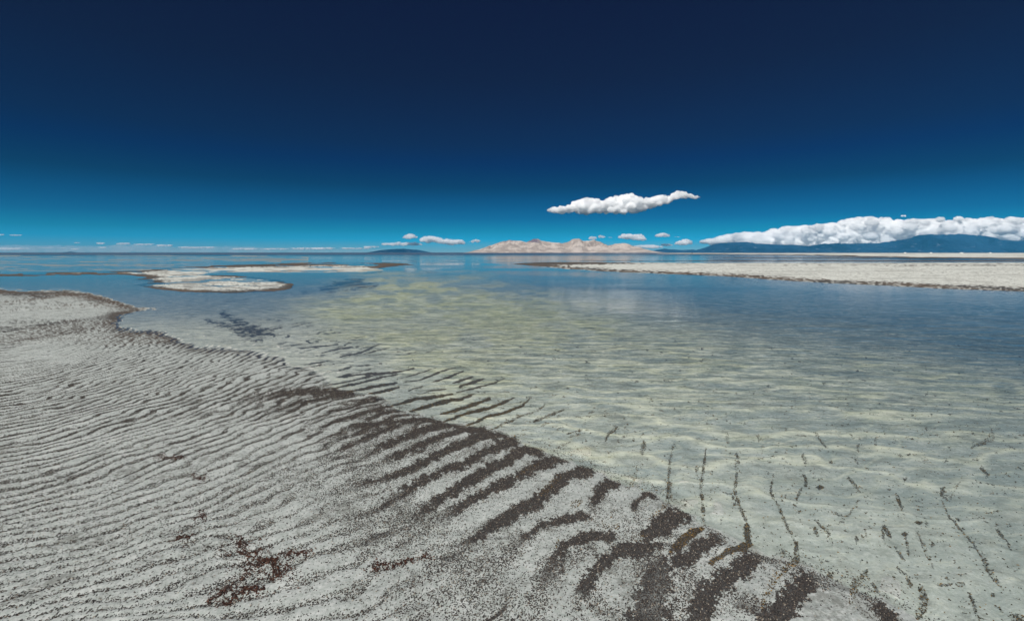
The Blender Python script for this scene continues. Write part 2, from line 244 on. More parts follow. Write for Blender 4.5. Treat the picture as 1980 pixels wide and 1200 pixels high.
def strokes(lst, soft, tail=0.0, jit=1.0, jb=2.2):
    D = np.zeros(U.shape, np.float32)
    for pts, hw, st in lst:
        if tail: hw = hw * 1.12; pts = [(pts[0][0] - .55 * (pts[1][0] - pts[0][0]), pts[0][1] - .55 * (pts[1][1] - pts[0][1]))] + list(pts)
        P = np.array(pts); m = hw * (3 + tail * 6) + 12
        i0, i1 = np.searchsorted(us, [P[:, 0].min() - m, P[:, 0].max() + m]); j0, j1 = np.searchsorted(vs_, [P[:, 1].min() - m, P[:, 1].max() + m])
        u = U[j0:j1, i0:i1]; v = V[j0:j1, i0:i1]; best = np.full(u.shape, 1e9); sg = np.zeros(u.shape)
        lens = np.hypot(*np.diff(P, axis=0).T); tot = lens.sum(); acc = 0; tt = np.zeros(u.shape)
        for k in range(len(P) - 1):
            a, b = P[k], P[k + 1]; e = b - a; t = np.clip(((u - a[0]) * e[0] + (v - a[1]) * e[1]) / (e @ e), 0, 1)
            dx, dy = u - a[0] - t * e[0], v - a[1] - t * e[1]; d = np.hypot(dx, dy); k_ = d < best
            best = np.where(k_, d, best); sg = np.where(k_, e[0] * dy - e[1] * dx, sg); tt = np.where(k_, (acc + t * lens[k]) / tot, tt); acc += lens[k]
        tt = np.clip(tt, 0, 1)
        prof = hw * (0.30 + 0.75 * np.sin(np.pi * np.clip(tt * .9 + .05, 0, 1)) ** .6) if not tail else hw * (0.66 + .36 * tt)
        d = best + EN[j0:j1, i0:i1] * (hw * 1.3 + jb) * jit
        c = sst(prof + soft, prof - soft, d) * st
        if not tail and st < .9: c = c * (.5 + .5 * sst(.40, .56, BRK[j0:j1, i0:i1]))
        if tail:                      # scattered specks fall off on the landward side and toward the start
            c = c * (0.42 + .58 * sst(0, .40, tt)) + np.where(sg > 0, .45, .06) * st * np.exp(-np.clip(best - prof, 0, None) / (hw * 1.0 + 1)) * (1 - c) * (1.05 - .9 * tt)
        D[j0:j1, i0:i1] = 1 - (1 - D[j0:j1, i0:i1]) * (1 - np.clip(c, 0, 1))
    return D
Dwet = strokes(WET, .9, 0, .42, 1.2); Ddry = strokes(DRY, 3.2, 1.0, .8); Dblot = strokes(BLOT, 7.0, 0, 1.1)
ZONE = [(600, 640), (760, 660), (1100, 690), (2100, 800), (2100, 1400), (1180, 1400), (1000, 1130), (800, 1000), (690, 880), (640, 790), (600, 740)]
zone = sst(-40, 40, sdf_poly(U, V, ZONE))
trough = 1 - cyc
dry = sst(-3, 6, sdA)
pn = fbm(GX * 2.3, GY * 2.3, 4, 71); pn2 = fbm(GX * .55, GY * .55, 3, 73)
th = .69 - .22 * (pn - .5) * 2 - .10 * (pn2 - .5) * 2
lines = sst(th - .10, th + .12, trough) * ripw
nearfade = sst(820, 1050, V)
# the broad sprinkled fringe between the left ripples and the windrows
FR = [(560, 890), (680, 940), (860, 1050), (1000, 1150), (1100, 1300), (820, 1400), (700, 1400), (790, 1150), (660, 1020), (520, 940)]
fr = sst(-40, 80, sdf_poly(U, V, FR))
FRN = 1 - .85 * fr
dens = np.exp(-((U - 720) / 190) ** 2 - ((V - 835 - .2 * (U - 720)) / 95) ** 2)
th = th - .17 * dens; lines = sst(th - .10, th + .12, trough) * ripw
brk = .62 + .38 * sst(.36, .52, fbm(GX * 7, GY * 7, 3, 131))
Dlines = brk * lines * (.85 - .15 * nearfade) * (1 - zone * sst(800, 960, V)) * dry * FRN
scat = (.03 + .07 * nearfade * pn) * dry * sst(600, 700, V) + .40 * trough ** 4 * nearfade * sst(.3, .6, pn) * dry * (1 - .8 * zone)
scat = scat * sst(-5, 60, sdA) * (1 - zone * (.7 + .27 * sst(230, 130, sdA))); scat = scat + fr * sst(20, 120, sdA) * (.10 + .42 * sst(.45, .7, pn) * (.75 + .25 * trough))
# rims of dark wrack where land meets the lagoon
rim = .7 * np.exp(-((sdA - 10) / 16) ** 2) * sst(760, 660, V) * sst(560, 600, V) * sst(.3, .6, pn + .15) * np.clip((U + 100) / 500, 0, 1)
rim += np.exp(-((sdA - 10) / 10) ** 2) * sst(600, 570, V) * .75
Drim = np.clip(rim * (.35 + .65 * sst(.2, .7, trough)), 0, 1)
fleck = fbm(U / 5, (V - 488) * .9, 3, 81)
DB = np.where(farmask, np.exp(-((sdB - 8) / 13) ** 2) * .95 + sst(520, 514, V) * (sdB > 0) * sst(60, 15, sdB) * .8 + (sdB > 0) * sst(.50, .68, fbm(U / 3, (V - 488) * 1.4, 3, 82)) * .55, 0) * (sdB > -3)
DB = DB * np.where((V > 519) & (V < 531) & (U > 330), .25, 1.0)
DC = np.where(farmask, np.exp(-((sdC - 14 - 10 * sst(1300, 1980, U)) / (18 + 16 * sst(1300, 1980, U))) ** 2) * (.55 + .45 * sst(.35, .55, fleck)) * .95 + sst(1240, 1010, U) * .9 * sst(516, 510, V) + .6 * sst(.56, .66, fleck) * sst(90, 20, sdC), 0) * (sdC > -4)
DC = np.maximum(DC, (sdC > 0) * .45 * sst(.48, .68, fbm(U / 3.2, (V - 488) * 1.5, 3, 89)) * sst(510, 520, V))
DC = DC * np.where(V < 513, np.clip(.35 + sst(1300, 1050, U), 0, 1), 1)
DD = np.where(farmask, sst(.42, .62, fbm(U / 120, (V - 488) * .55, 3, 83) * .6 + .4 * fbm(U / 14, V * .8, 2, 85)) * .35 + np.exp(-((sdD - 5) / 12) ** 2) * .8, 0) * (sdD > -3) * sst(489.5, 491.5, V)
DM = np.where(farmask, sst(-6, 3, sdM) * .95, 0)
DB = np.maximum(DB, (sdB > 0) * (.14 + .36 * sst(.42, .64, fbm(U / 26, (V - HZ) * .5, 4, 139))))
DC = np.maximum(DC, (sdC > 0) * (.07 + .30 * sst(.45, .66, fbm(U / 50, (V - HZ) * .7, 4, 141))))
far_dark = np.clip(np.maximum.reduce([DB, DC, DD, DM]), 0, 1)
haze_lines = np.clip(np.maximum.reduce([Dlines, scat]), 0, 1)
# mottled, washed-out ripple field on the far part of the near shore
mott = sst(.45, .75, fbm(GX * .8, GY * .25, 4, 91)) * sst(720, 610, V) * dry * .32 + .16 * dry * sst(720, 600, V) + sst(.40, .70, fbm(U / 3.2, (V - HZ) / 2.2, 3, 93)) * sst(760, 620, V) * dry * (.16 + .22 * sst(.4, .6, pn2)) + .34 * sst(46, 0, sdA) * sst(730, 660, V) * dry * (.4 + .6 * pn)
DARK = 1 - (1 - haze_lines) * (1 - np.clip(Ddry * dry ** .3, 0, 1)) * (1 - Drim) * (1 - mott)
flk = sst(.765, .81, fbm(U / 9, (V - .12 * U) / 3.4, 3, 123)) * (sdA < 0) * sst(600, 680, V) * sst(640, 800, U) * .75
Dwet = np.maximum(Dwet, flk); Dwet = np.maximum(Dwet, sst(.955, .985, 1 - cy2) * m2 * sst(.56, .66, fbm(U / 26, V / 20, 4, 147)) * .75)
R2 = np.exp(-((U - 610) / 150) ** 2 - ((V - 655 - .12 * (U - 610)) / 36) ** 2)
Dwet = np.maximum(Dwet, sst(.60, .85, trough) * R2 * (sdA < 2) * .85 * sst(.4, .52, fbm(U / 45, V / 9, 3, 133)))
WETD = 1 - (1 - Dwet) * (1 - np.clip(Dblot, 0, 1) * (.5 + .5 * sst(.34, .54, fbm(U / 45, (V + .10 * U) / 2.6, 4, 149))) * (.68 + .32 * sst(.2, .8, np.where(V > 600, trough, .8))))
# underwater yellow-green algae, painted caustic streaks and blue-grey silt
POLY_G = [(560, 590), (640, 560), (735, 523), (800, 519), (850, 522), (960, 545), (1080, 568), (1300, 610), (1500, 635), (1760, 665), (2050, 720), (2300, 900), (2300, 1300), (1500, 1300), (1000, 900), (800, 740), (640, 650)]
gin = sst(-45, 60, sdf_poly(U, V, POLY_G, 1.5) + (fbm(GX * .5, GY * .25, 3, 95) - .5) * 60)
gcl = fbm(GX * 1.1 + wav * 2, GY * .55, 4, 97)
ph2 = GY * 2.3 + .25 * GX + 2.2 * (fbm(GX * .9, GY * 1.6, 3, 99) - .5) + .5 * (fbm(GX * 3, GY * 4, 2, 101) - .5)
c2_ = (0.5 + .5 * np.cos(2 * np.pi * ph2)) ** 7  # caustic line pattern, painted into the bed colour and raised as low ridges
H = H + .008 * c2_ * (sdA < -20) * sst(560, 640, V)
c3_ = (0.5 + .5 * np.cos(2 * np.pi * (GY * 4.1 - .9 * GX + 2.5 * (fbm(GX * 1.3, GY * 2.1, 3, 103) - .5)))) ** 4  # finer diagonal caustic line pattern, colour only
em = gin * sst(690, 570, V) * sst(517, 527, V)
refl_cut = np.maximum(.38 * gin * sst(1000, 800, V) * sst(560, 620, V), em * (.35 + .65 * sst(.38, .6, fbm(U / 30, (V - HZ) * .2, 5, 113))))  # added mask that weakens the water's mirror reflection so the bed shows
under = sst(.004, -.006, H)
yel = .7 * gin * (.35 + .5 * sst(.4, .65, gcl)) * sst(900, 620, V) + .5 * gin * c2_ * sst(560, 640, V) * sst(1000, 850, V) * .75 * sst(.3, .6, gcl + .1) + gin * c3_ * .25 * sst(620, 720, V) * sst(1100, 850, V)  # algae tint plus yellow caustic streaks painted along the line patterns
yel += .35 * np.exp(-np.abs(EN) * 8) * sst(850, 950, V) * np.exp(-((Dwet - .3) / .3) ** 2) * (sdA < 0)
silt = 1 - gin
silt = np.maximum(silt, gin * sst(.55, .25, c2_ ** .25) * .42 * sst(.3, .6, fbm(GX * 2.2, GY * 3.5, 4, 135)) * sst(600, 660, V) * sst(1100, 900, V))
silt = silt * (sdA < -4) * (1 - .0 * V)
silt = silt * (1 - sst(1150, 850, U) * (.55 * sst(545, 580, V) + .45 * sst(585, 630, V))) * (np.maximum.reduce([sdB, sdC, sdD, sdM]) < -3)
caustic = gin * c2_ * sst(575, 640, V) * sst(1020, 860, V) * sst(.25, .6, gcl + .12) * (sdA < -15)  # caustic light lines painted as pale bed colour
pale = np.clip(np.where(farmask, sst(0, 10, np.maximum(sdB, sdC)) + sst(0, 10, sdD), 0), 0, 1)
pale = np.maximum(pale, .8 * shoal) * (.78 + .22 * fbm(U / 3, (V - 488) * 1.1, 3, 87))
brown = np.clip(sst(.42, .6, fbm(GX * .7, GY * .3, 3, 107)) * sst(640, 560, V) + sst(.55, .7, pn2) * .5 + Drim * .6 * (V < 700), 0, 1)
wetm = .18 * sst(.022, .002, H) + .82 * sst(-.004, -.045, H)
D_ALL = np.where(farmask & (np.maximum.reduce([sdB, sdC, sdD, sdM]) > -6) & (sdA < -2), np.maximum(far_dark, WETD * .4), np.where(sdA > -2, np.maximum(DARK, WETD), WETD))
D_ALL = np.clip(D_ALL, 0, 1)
H = H - .0025 * D_ALL * (V > 600)

# ------------------------------------------------------------------ mesh helpers
def link(name, me, mat=None, parent=None):
    o = bpy.data.objects.new(name, me); C.objects.link(o)
    if mat: me.materials.append(mat)
    if parent: o.parent = parent
    return o
def tag(o, label=None, cat=None, group=None, kind=None):
    for k, v_ in (('label', label), ('category', cat), ('group', group), ('kind', kind)):
        if v_: o[k] = v_
    return o
def np_mesh(name, co, faces, smooth=True):
    me = bpy.data.meshes.new(name); nv = len(co); nf, k = faces.shape
    me.vertices.add(nv); me.vertices.foreach_set('co', np.ascontiguousarray(co, np.float32).ravel())
    me.loops.add(nf * k); me.loops.foreach_set('vertex_index', np.ascontiguousarray(faces, np.int32).ravel())
    me.polygons.add(nf); me.polygons.foreach_set('loop_start', np.arange(0, nf * k, k, dtype=np.int32))
    try: me.polygons.foreach_set('loop_total', np.full(nf, k, np.int32))
    except Exception: pass
    me.polygons.foreach_set('use_smooth', np.full(nf, smooth, bool))
    me.update(calc_edges=True); me.validate(); return me
def grid_faces(nr, nc):
    i = np.arange(nr * nc).reshape(nr, nc)
    return np.stack([i[:-1, :-1], i[1:, :-1], i[1:, 1:], i[:-1, 1:]], -1).reshape(-1, 4)
def attr(me, name, arr):
    if arr.ndim == 1:
        a = me.attributes.new(name, 'FLOAT', 'POINT'); a.data.foreach_set('value', arr.astype(np.float32))
    else:
        a = me.attributes.new(name, 'FLOAT_COLOR', 'POINT')
        full = np.ones((len(arr), 4), np.float32); full[:, :arr.shape[1]] = arr; a.data.foreach_set('color', full.ravel())
def newmat(name):
    m = bpy.data.materials.new(name); m.use_nodes = True; m.node_tree.nodes.clear(); return m, m.node_tree
def mixc(t, f, a, b):
    n = N(t, 'ShaderNodeMix', data_type='RGBA'); 
    for idx, s_ in ((0, f), (6, a), (7, b)):
        if isinstance(s_, (int, float)): n.inputs[idx].default_value = s_
        elif isinstance(s_, tuple): n.inputs[idx].default_value = (*s_, 1)
        else: t.links.new(s_, n.inputs[idx])
    return n.outputs[2]
def mth(t, op, a, b=None, c=None, clamp=False):
    n = N(t, 'ShaderNodeMath', operation=op, use_clamp=clamp)
    for i, s_ in enumerate((a, b, c)):
        if s_ is None: continue
        if isinstance(s_, (int, float)): n.inputs[i].default_value = s_
        else: t.links.new(s_, n.inputs[i])
    return n.outputs[0]
def noise(t, vec, scale, det=4, rough=.55, dist=0):
    n = N(t, 'ShaderNodeTexNoise'); n.inputs['Scale'].default_value = scale; n.inputs['Detail'].default_value = det
    n.inputs['Roughness'].default_value = rough; n.inputs['Distortion'].default_value = dist
    if vec is not None: t.links.new(vec, n.inputs['Vector'])
    return n.outputs['Fac']
def mrange(t, x, a, b, c=0., d=1.):
    n = N(t, 'ShaderNodeMapRange'); n.interpolation_type = 'SMOOTHSTEP'
    t.links.new(x, n.inputs[0])
    for i, q in enumerate((a, b, c, d)): n.inputs[i + 1].default_value = q
    return n.outputs[0]

# ------------------------------------------------------------------ ground sheet
m, t = newmat('wet_sand')
pos = N(t, 'ShaderNodeNewGeometry').outputs['Position']
A1 = N(t, 'ShaderNodeAttribute', attribute_name='cover'); A2 = N(t, 'ShaderNodeAttribute', attribute_name='soil')
s1 = N(t, 'ShaderNodeSeparateColor'); s2 = N(t, 'ShaderNodeSeparateColor'); t.links.new(A1.outputs['Color'], s1.inputs[0]); t.links.new(A2.outputs['Color'], s2.inputs[0])
n1 = noise(t, pos, 3, 5); n2 = noise(t, pos, 55, 3, .6); n3 = noise(t, pos, 420, 2, .7)
sand = mixc(t, n1, (.30, .335, .315), (.42, .45, .42))
n6 = noise(t, pos, 10, 10, .88); n6b = noise(t, pos, 1.6, 7, .95)
sand = mixc(t, mrange(t, n2, .35, .7), sand, (.50, .52, .50))
sand = mixc(t, mth(t, 'MULTIPLY', mrange(t, n6, .55, .66), .8), sand, (.68, .70, .68))
sand = mixc(t, mth(t, 'MULTIPLY', mrange(t, n6, .47, .36), .65), sand, (.12, .125, .12))
sand = mixc(t, mth(t, 'MULTIPLY', mrange(t, n3, .52, .66), .55), sand, (.16, .17, .155))
sand = mixc(t, s2.outputs[0], sand, mixc(t, n2, (.54, .55, .50), (.66, .66, .60)))                  # pale salt crust, and caustic lines painted on the bed
sand = mixc(t, mth(t, 'MULTIPLY', s2.outputs[2], .25), sand, (.28, .31, .29))                       # damp sand is darker
sand = mixc(t, s1.outputs[1], sand, mixc(t, n2, (.33, .34, .17), (.50, .49, .29)))                 # yellow-green algae and painted yellow caustic streaks
sand = mixc(t, mth(t, 'MULTIPLY', s2.outputs[1], .85), sand, mixc(t, n1, (.07, .14, .19), (.11, .18, .22)))    # blue-grey silt
mq = N(t, 'ShaderNodeMapping'); mq.inputs['Scale'].default_value = (.32, 1, 1); mq.inputs['Rotation'].default_value = (0, 0, R(6)); t.links.new(pos, mq.inputs[0])
n4 = noise(t, mq.outputs[0], 7, 6, .72, .6); n5 = noise(t, mq.outputs[0], 2.2, 5, .65, 1.2)
uw = mth(t, 'MULTIPLY', s2.outputs[2], mrange(t, mth(t, 'ADD', mth(t, 'MULTIPLY', n4, .6), mth(t, 'MULTIPLY', n5, .4)), .62, .38))
col0 = mixc(t, mth(t, 'MULTIPLY', uw, .6), sand, (.13, .185, .185))
und = N(t, 'ShaderNodeAttribute', attribute_name='under').outputs['Fac']
col0 = mixc(t, mth(t, 'MULTIPLY', und, mth(t, 'MULTIPLY', mrange(t, n4, .50, .34), .55)), col0, (.18, .195, .165))
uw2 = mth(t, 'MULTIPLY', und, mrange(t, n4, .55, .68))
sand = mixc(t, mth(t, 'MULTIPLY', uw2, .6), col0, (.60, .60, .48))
dk = mixc(t, s1.outputs[2], (.034, .031, .030), (.065, .042, .028))
dmask = mrange(t, mth(t, 'ADD', s1.outputs[0], mth(t, 'MULTIPLY', mth(t, 'SUBTRACT', n3, .5), .5)), .15, .85)
sand = mixc(t, mth(t, 'MULTIPLY', mrange(t, n6, .47, .36), .45), sand, (.14, .145, .13))
sand = mixc(t, mth(t, 'MULTIPLY', mrange(t, n6b, .49, .38), .6), sand, (.11, .11, .095)); sand = mixc(t, mth(t, 'MULTIPLY', mrange(t, n6b, .53, .62), .38), sand, (.66, .67, .64))
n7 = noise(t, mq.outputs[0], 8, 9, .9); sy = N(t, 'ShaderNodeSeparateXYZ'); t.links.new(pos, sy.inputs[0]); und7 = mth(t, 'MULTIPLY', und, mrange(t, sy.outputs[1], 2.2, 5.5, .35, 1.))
sand = mixc(t, mth(t, 'MULTIPLY', und7, mth(t, 'MULTIPLY', mrange(t, n7, .48, .41), .8)), sand, (.06, .075, .065)); sand = mixc(t, mth(t, 'MULTIPLY', und7, mth(t, 'MULTIPLY', mrange(t, n7, .535, .60), .75)), sand, (.70, .68, .55)); sand = mixc(t, mth(t, 'MULTIPLY', mrange(t, n7, .44, .56, .25, 1.), mth(t, 'MULTIPLY', und, mth(t, 'MULTIPLY', s2.outputs[0], .46))), sand, (.86, .84, .68))  # last mix paints the caustic glow onto submerged pale areas
sand = mixc(t, mth(t, 'MULTIPLY', und, mrange(t, sy.outputs[1], 2., 8., .20, .03)), sand, (.68, .71, .65)); sand = mixc(t, mth(t, 'MULTIPLY', mth(t, 'MULTIPLY', mth(t, 'SUBTRACT', 1, und), mth(t, 'SUBTRACT', 1, s2.outputs[0])), .13), sand, (.12, .125, .11))
col = mixc(t, mth(t, 'MULTIPLY', dmask, .93), sand, dk)
bs = N(t, 'ShaderNodeBsdfPrincipled'); t.links.new(col, bs.inputs['Base Color'])
bs.inputs['Roughness'].default_value = .85; bs.inputs['Specular IOR Level'].default_value = .25
bp = N(t, 'ShaderNodeBump'); bp.inputs['Strength'].default_value = .6; bp.inputs['Distance'].default_value = .004
t.links.new(mth(t, 'ADD', n2, mth(t, 'MULTIPLY', n3, .6)), bp.inputs['Height']); t.links.new(bp.outputs[0], bs.inputs['Normal'])
t.links.new(bs.outputs[0], N(t, 'ShaderNodeOutputMaterial').inputs[0])
X = GX.copy(); Y = GY.copy(); Z = H.copy()
def extra(arr, fill=None): return np.concatenate([arr, np.repeat(arr[-1:], 3, 0) if fill is None else np.full((3, NC), fill)], 0)
sx_ = np.linspace(-1, 1, NC)
X = np.concatenate([X, sx_[None] * 9, sx_[None] * 60, sx_[None] * 900]); Y = np.concatenate([Y, np.full((1, NC), -1.), np.full((1, NC), -30.), np.full((1, NC), -700.)])
Z = extra(Z)
nearspeck = sst(700, 760, V)                      # where real pupae cases lie, the sand under them is only partly stained
Dg = D_ALL * (1 - nearspeck) + nearspeck * np.maximum(sst(.66, .97, D_ALL) * .85, np.where(sdA < 0, D_ALL * .8, 0))
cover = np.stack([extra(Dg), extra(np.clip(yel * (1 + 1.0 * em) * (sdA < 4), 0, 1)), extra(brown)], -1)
caustic2 = .85 * gin * np.maximum(sst(.70, .97, c2_) * sst(600, 660, V), .6 * sst(.72, .97, c3_) * sst(640, 700, V)) * sst(1060, 860, V) * sst(.36, .54, fbm(U / 60, V / 12, 3, 137)) * (sdA < -20)  # thin bright caustic lines, painted into the bed colour
pale = np.maximum(pale, np.maximum(caustic * .8, caustic2))
pale = pale * (1 - .5 * sst(.45, .7, fbm(U / 40, (V - HZ) * .4, 3, 117)) * (sdB > 0))
pale = np.maximum(pale, .55 * sst(-170, -60, sdA) * (sdA < 0) * sst(600, 640, V) * sst(800, 600, U))
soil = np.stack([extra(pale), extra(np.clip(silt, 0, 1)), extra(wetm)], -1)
under = extra(under)
me = np_mesh('ground', np.stack([X, Y, Z], -1).reshape(-1, 3), grid_faces(NR + 3, NC))
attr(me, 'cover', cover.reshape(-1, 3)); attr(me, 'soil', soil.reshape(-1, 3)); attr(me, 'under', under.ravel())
tag(link('ground', me, m), kind='structure')

# ------------------------------------------------------------------ water sheet
m, t = newmat('brine_water')
pos = N(t, 'ShaderNodeNewGeometry').outputs['Position']
dp = N(t, 'ShaderNodeAttribute', attribute_name='depth').outputs['Fac']
mpn = N(t, 'ShaderNodeMapping'); mpn.inputs['Scale'].default_value = (.45, 1, 1); mpn.inputs['Rotation'].default_value = (0, 0, R(8)); t.links.new(pos, mpn.inputs[0])
wv = mth(t, 'ADD', noise(t, mpn.outputs[0], 5, 3, .5, .4), mth(t, 'MULTIPLY', noise(t, mpn.outputs[0], 17, 2), .3))
big = noise(t, mpn.outputs[0], .05, 3)
bp = N(t, 'ShaderNodeBump'); bp.inputs['Distance'].default_value = .012; t.links.new(wv, bp.inputs['Height']); sxy = N(t, 'ShaderNodeSeparateXYZ'); t.links.new(pos, sxy.inputs[0]); farw = mrange(t, sxy.outputs[1], 90, 500)
t.links.new(mth(t, 'MAXIMUM', mrange(t, big, .40, .60, .05, .55), farw), bp.inputs['Strength'])
gl = N(t, 'ShaderNodeBsdfGlossy'); t.links.new(mth(t, 'MULTIPLY_ADD', farw, .22, .03), gl.inputs['Roughness']); t.links.new(bp.outputs[0], gl.inputs['Normal'])
tr = N(t, 'ShaderNodeBsdfTransparent'); tr.inputs[0].default_value = (.97, .995, .99, 1)
df = N(t, 'ShaderNodeBsdfDiffuse'); df.inputs[0].default_value = (.055, .145, .20, 1)
op = mth(t, 'SUBTRACT', 1, mth(t, 'POWER', 2.718, mth(t, 'MULTIPLY', dp, -3.2)))
mx = N(t, 'ShaderNodeMixShader'); t.links.new(op, mx.inputs[0]); t.links.new(tr.outputs[0], mx.inputs[1]); t.links.new(df.outputs[0], mx.inputs[2])
fr_ = N(t, 'ShaderNodeFresnel'); fr_.inputs[0].default_value = 1.33; t.links.new(bp.outputs[0], fr_.inputs['Normal'])
mx2 = N(t, 'ShaderNodeMixShader'); rcut = N(t, 'ShaderNodeAttribute', attribute_name='refl_cut').outputs['Fac']
t.links.new(mth(t, 'MULTIPLY', fr_.outputs[0], mth(t, 'MULTIPLY_ADD', rcut, -.84, .97)), mx2.inputs[0]); t.links.new(mx.outputs[0], mx2.inputs[1]); t.links.new(gl.outputs[0], mx2.inputs[2])
t.links.new(mx2.outputs[0], N(t, 'ShaderNodeOutputMaterial').inputs[0])
jj = np.concatenate([np.arange(0, NR, 1)]); ii = np.arange(0, NC, 2)
wX = GX[np.ix_(jj, ii)]; wY = GY[np.ix_(jj, ii)]; wU = U[np.ix_(jj, ii)]; wV = V[np.ix_(jj, ii)]
wd = np.clip(-H[np.ix_(jj, ii)], 0, 1)
a1 = (fbm(wX * 1.1, wY * 2.6, 3, 201) - .5) * .010 + (fbm(wX * 4, wY * 8.5, 2, 205) - .5) * .0035
wZ = a1 * sst(560, 680, wV) * sst(0.0, .05, wd) * (.8 + .8 * sst(1000, 1500, wU))
me = np_mesh('water', np.stack([wX, wY, wZ], -1).reshape(-1, 3), grid_faces(len(jj), len(ii)))
attr(me, 'depth', wd.ravel()); attr(me, 'refl_cut', refl_cut[np.ix_(jj, ii)].ravel())
water = tag(link('water', me, m), kind='structure')

# ------------------------------------------------------------------ loose debris: thousands of pupae cases as real little solids
def interp(Fld, u, v):
    i = np.clip(np.searchsorted(us, u) - 1, 0, NC - 2); j = np.clip(np.searchsorted(vs_, v) - 1, 0, NR - 2)
    a = (u - us[i]) / (us[i + 1] - us[i]); b = (v - vs_[j]) / (vs_[j + 1] - vs_[j])
    return (Fld[j, i] * (1 - a) + Fld[j, i + 1] * a) * (1 - b) + (Fld[j + 1, i] * (1 - a) + Fld[j + 1, i + 1] * a) * b
def specks(name, Dn, n, vmin, size, mat, label, cat, lift=.0, cap=260000):
    # uniform over world area of the visible wedge
    Ymin, Ymax = 1.75, CH * F / (vmin - HZ)
    Yc = np.sqrt(rng.uniform(Ymin ** 2, Ymax ** 2, n)); k = rng.uniform(-1.28, 1.28, n); Xc = k * Yc
    u = 990 + F * Xc / Yc; v = HZ + CH * F / Yc
    p = interp(Dn, u, v); keep = rng.random(n) < p * sst(Ymax, Ymax * .72, Yc)
    Xc, Yc, u, v = Xc[keep][:cap], Yc[keep][:cap], u[keep][:cap], v[keep][:cap]; n = len(Xc); pass
    z = interp(H, u, v) + lift
    L_ = size * rng.uniform(.55, 1.35, n); W_ = L_ * rng.uniform(.35, .7, n); T_ = L_ * rng.uniform(.25, .5, n); an = rng.normal(.95, .75, n)
    base = np.array([(1, 0, 0), (.25, 1, 0), (-1, .2, 0), (-.2, -1, 0), (.1, 0, 1)], float)
    B = np.repeat(base[None], n, 0) + rng.uniform(-.22, .22, (n, 5, 3)) * [1, 1, .3]
    B = B * np.stack([L_, W_, T_], -1)[:, None] * .5 * [1, 1, 1.6]
    ca, sa = np.cos(an)[:, None], np.sin(an)[:, None]
    co = np.stack([B[..., 0] * ca - B[..., 1] * sa + Xc[:, None], B[..., 0] * sa + B[..., 1] * ca + Yc[:, None], B[..., 2] + z[:, None] + .0006], -1)
    f0 = np.array([(0, 1, 4), (1, 2, 4), (2, 3, 4), (3, 0, 4)]); fa = (f0[None] + (np.arange(n) * 5)[:, None, None]).reshape(-1, 3)
    me = np_mesh(name, co.reshape(-1, 3), fa, False); attr(me, 'tint', np.repeat(rng.random(n), 5))
    return tag(link(name, me, mat), label, cat, kind='stuff')
def speckmat(name, cols, rough=.7):
    m, t = newmat(name); a = N(t, 'ShaderNodeAttribute', attribute_name='tint'); r = N(t, 'ShaderNodeValToRGB')
    t.links.new(a.outputs['Fac'], r.inputs[0]); e = r.color_ramp.elements
    while len(e) > 1: e.remove(e[-1])
    for i, (p, c) in enumerate(cols):
        q = e[0] if i == 0 else e.new(p); q.position = p; q.color = (*c, 1)
    b = N(t, 'ShaderNodeBsdfPrincipled'); b.inputs['Roughness'].default_value = rough; b.inputs['Specular IOR Level'].default_value = .15; t.links.new(r.outputs[0], b.inputs['Base Color'])
    t.links.new(b.outputs[0], N(t, 'ShaderNodeOutputMaterial').inputs[0]); return m
m_dry = speckmat('pupae_case', [(0, (.018, .018, .018)), (.45, (.036, .032, .031)), (.8, (.058, .047, .041)), (.93, (.10, .078, .06)), (1, (.38, .34, .28))])
m_wet = speckmat('wet_algae_bits', [(0, (.018, .014, .008)), (.5, (.05, .035, .014)), (.85, (.12, .075, .025)), (1, (.30, .19, .07))], .5)
DRYN = np.where(sdA > -6, DARK, 0) + (sdA <= -6) * .16 * sst(-50, -6, sdA) * sst(.35, .6, pn) * zone
specks('pupae_debris', np.clip(DRYN, 0, 1), 2600000, 690, .0085, m_dry, 'dark pupae cases lying in the ripple troughs of the near shore', 'debris', cap=420000)
specks('algae_debris', np.clip(Dwet * 1.0 + .012 * (sdA < 0), 0, 1), 900000, 720, .010, m_wet, 'brown green algae bits in thin lines under shallow water', 'algae', cap=90000)

# reddish-brown wrack clumps, each one a thing
m_red = speckmat('rusty_wrack', [(0, (.015, .010, .009)), (.5, (.036, .019, .015)), (.85, (.075, .032, .022)), (1, (.16, .09, .06))])
CL = [([(455, 1062), (500, 1100), (535, 1130)], 17, 2600, 'largest rusty brown wrack clump, at the lower left among pale ripples'), ([(500, 1110), (560, 1092), (600, 1085)], 7, 700, 'rusty wrack streak reaching right from the largest clump'),
  ([(305, 895), (335, 898), (357, 893)], 5, 500, 'small rusty wrack clump on the left shore, the farthest of them'), ([(370, 930), (400, 938)], 4.5, 260, 'small rusty wrack streak right below the farthest clump'),
  ([(345, 1060), (366, 1050)], 7, 320, 'round rusty wrack clump left of the largest clump'), ([(368, 1015), (400, 1018), (385, 1000)], 5, 260, 'rusty wrack clump above the largest clump on the left shore'),
  ([(435, 1185), (475, 1165), (510, 1155)], 8, 900, 'rusty wrack streak at the bottom edge left of centre'), ([(720, 1120), (740, 1112), (780, 1105), (830, 1092)], 7, 800, 'rusty wrack streak at bottom centre left of the dark windrows'),
  ([(405, 1185), (440, 1155), (490, 1120)], 5, 500, 'thin rusty wrack line running down left from the largest clump')]
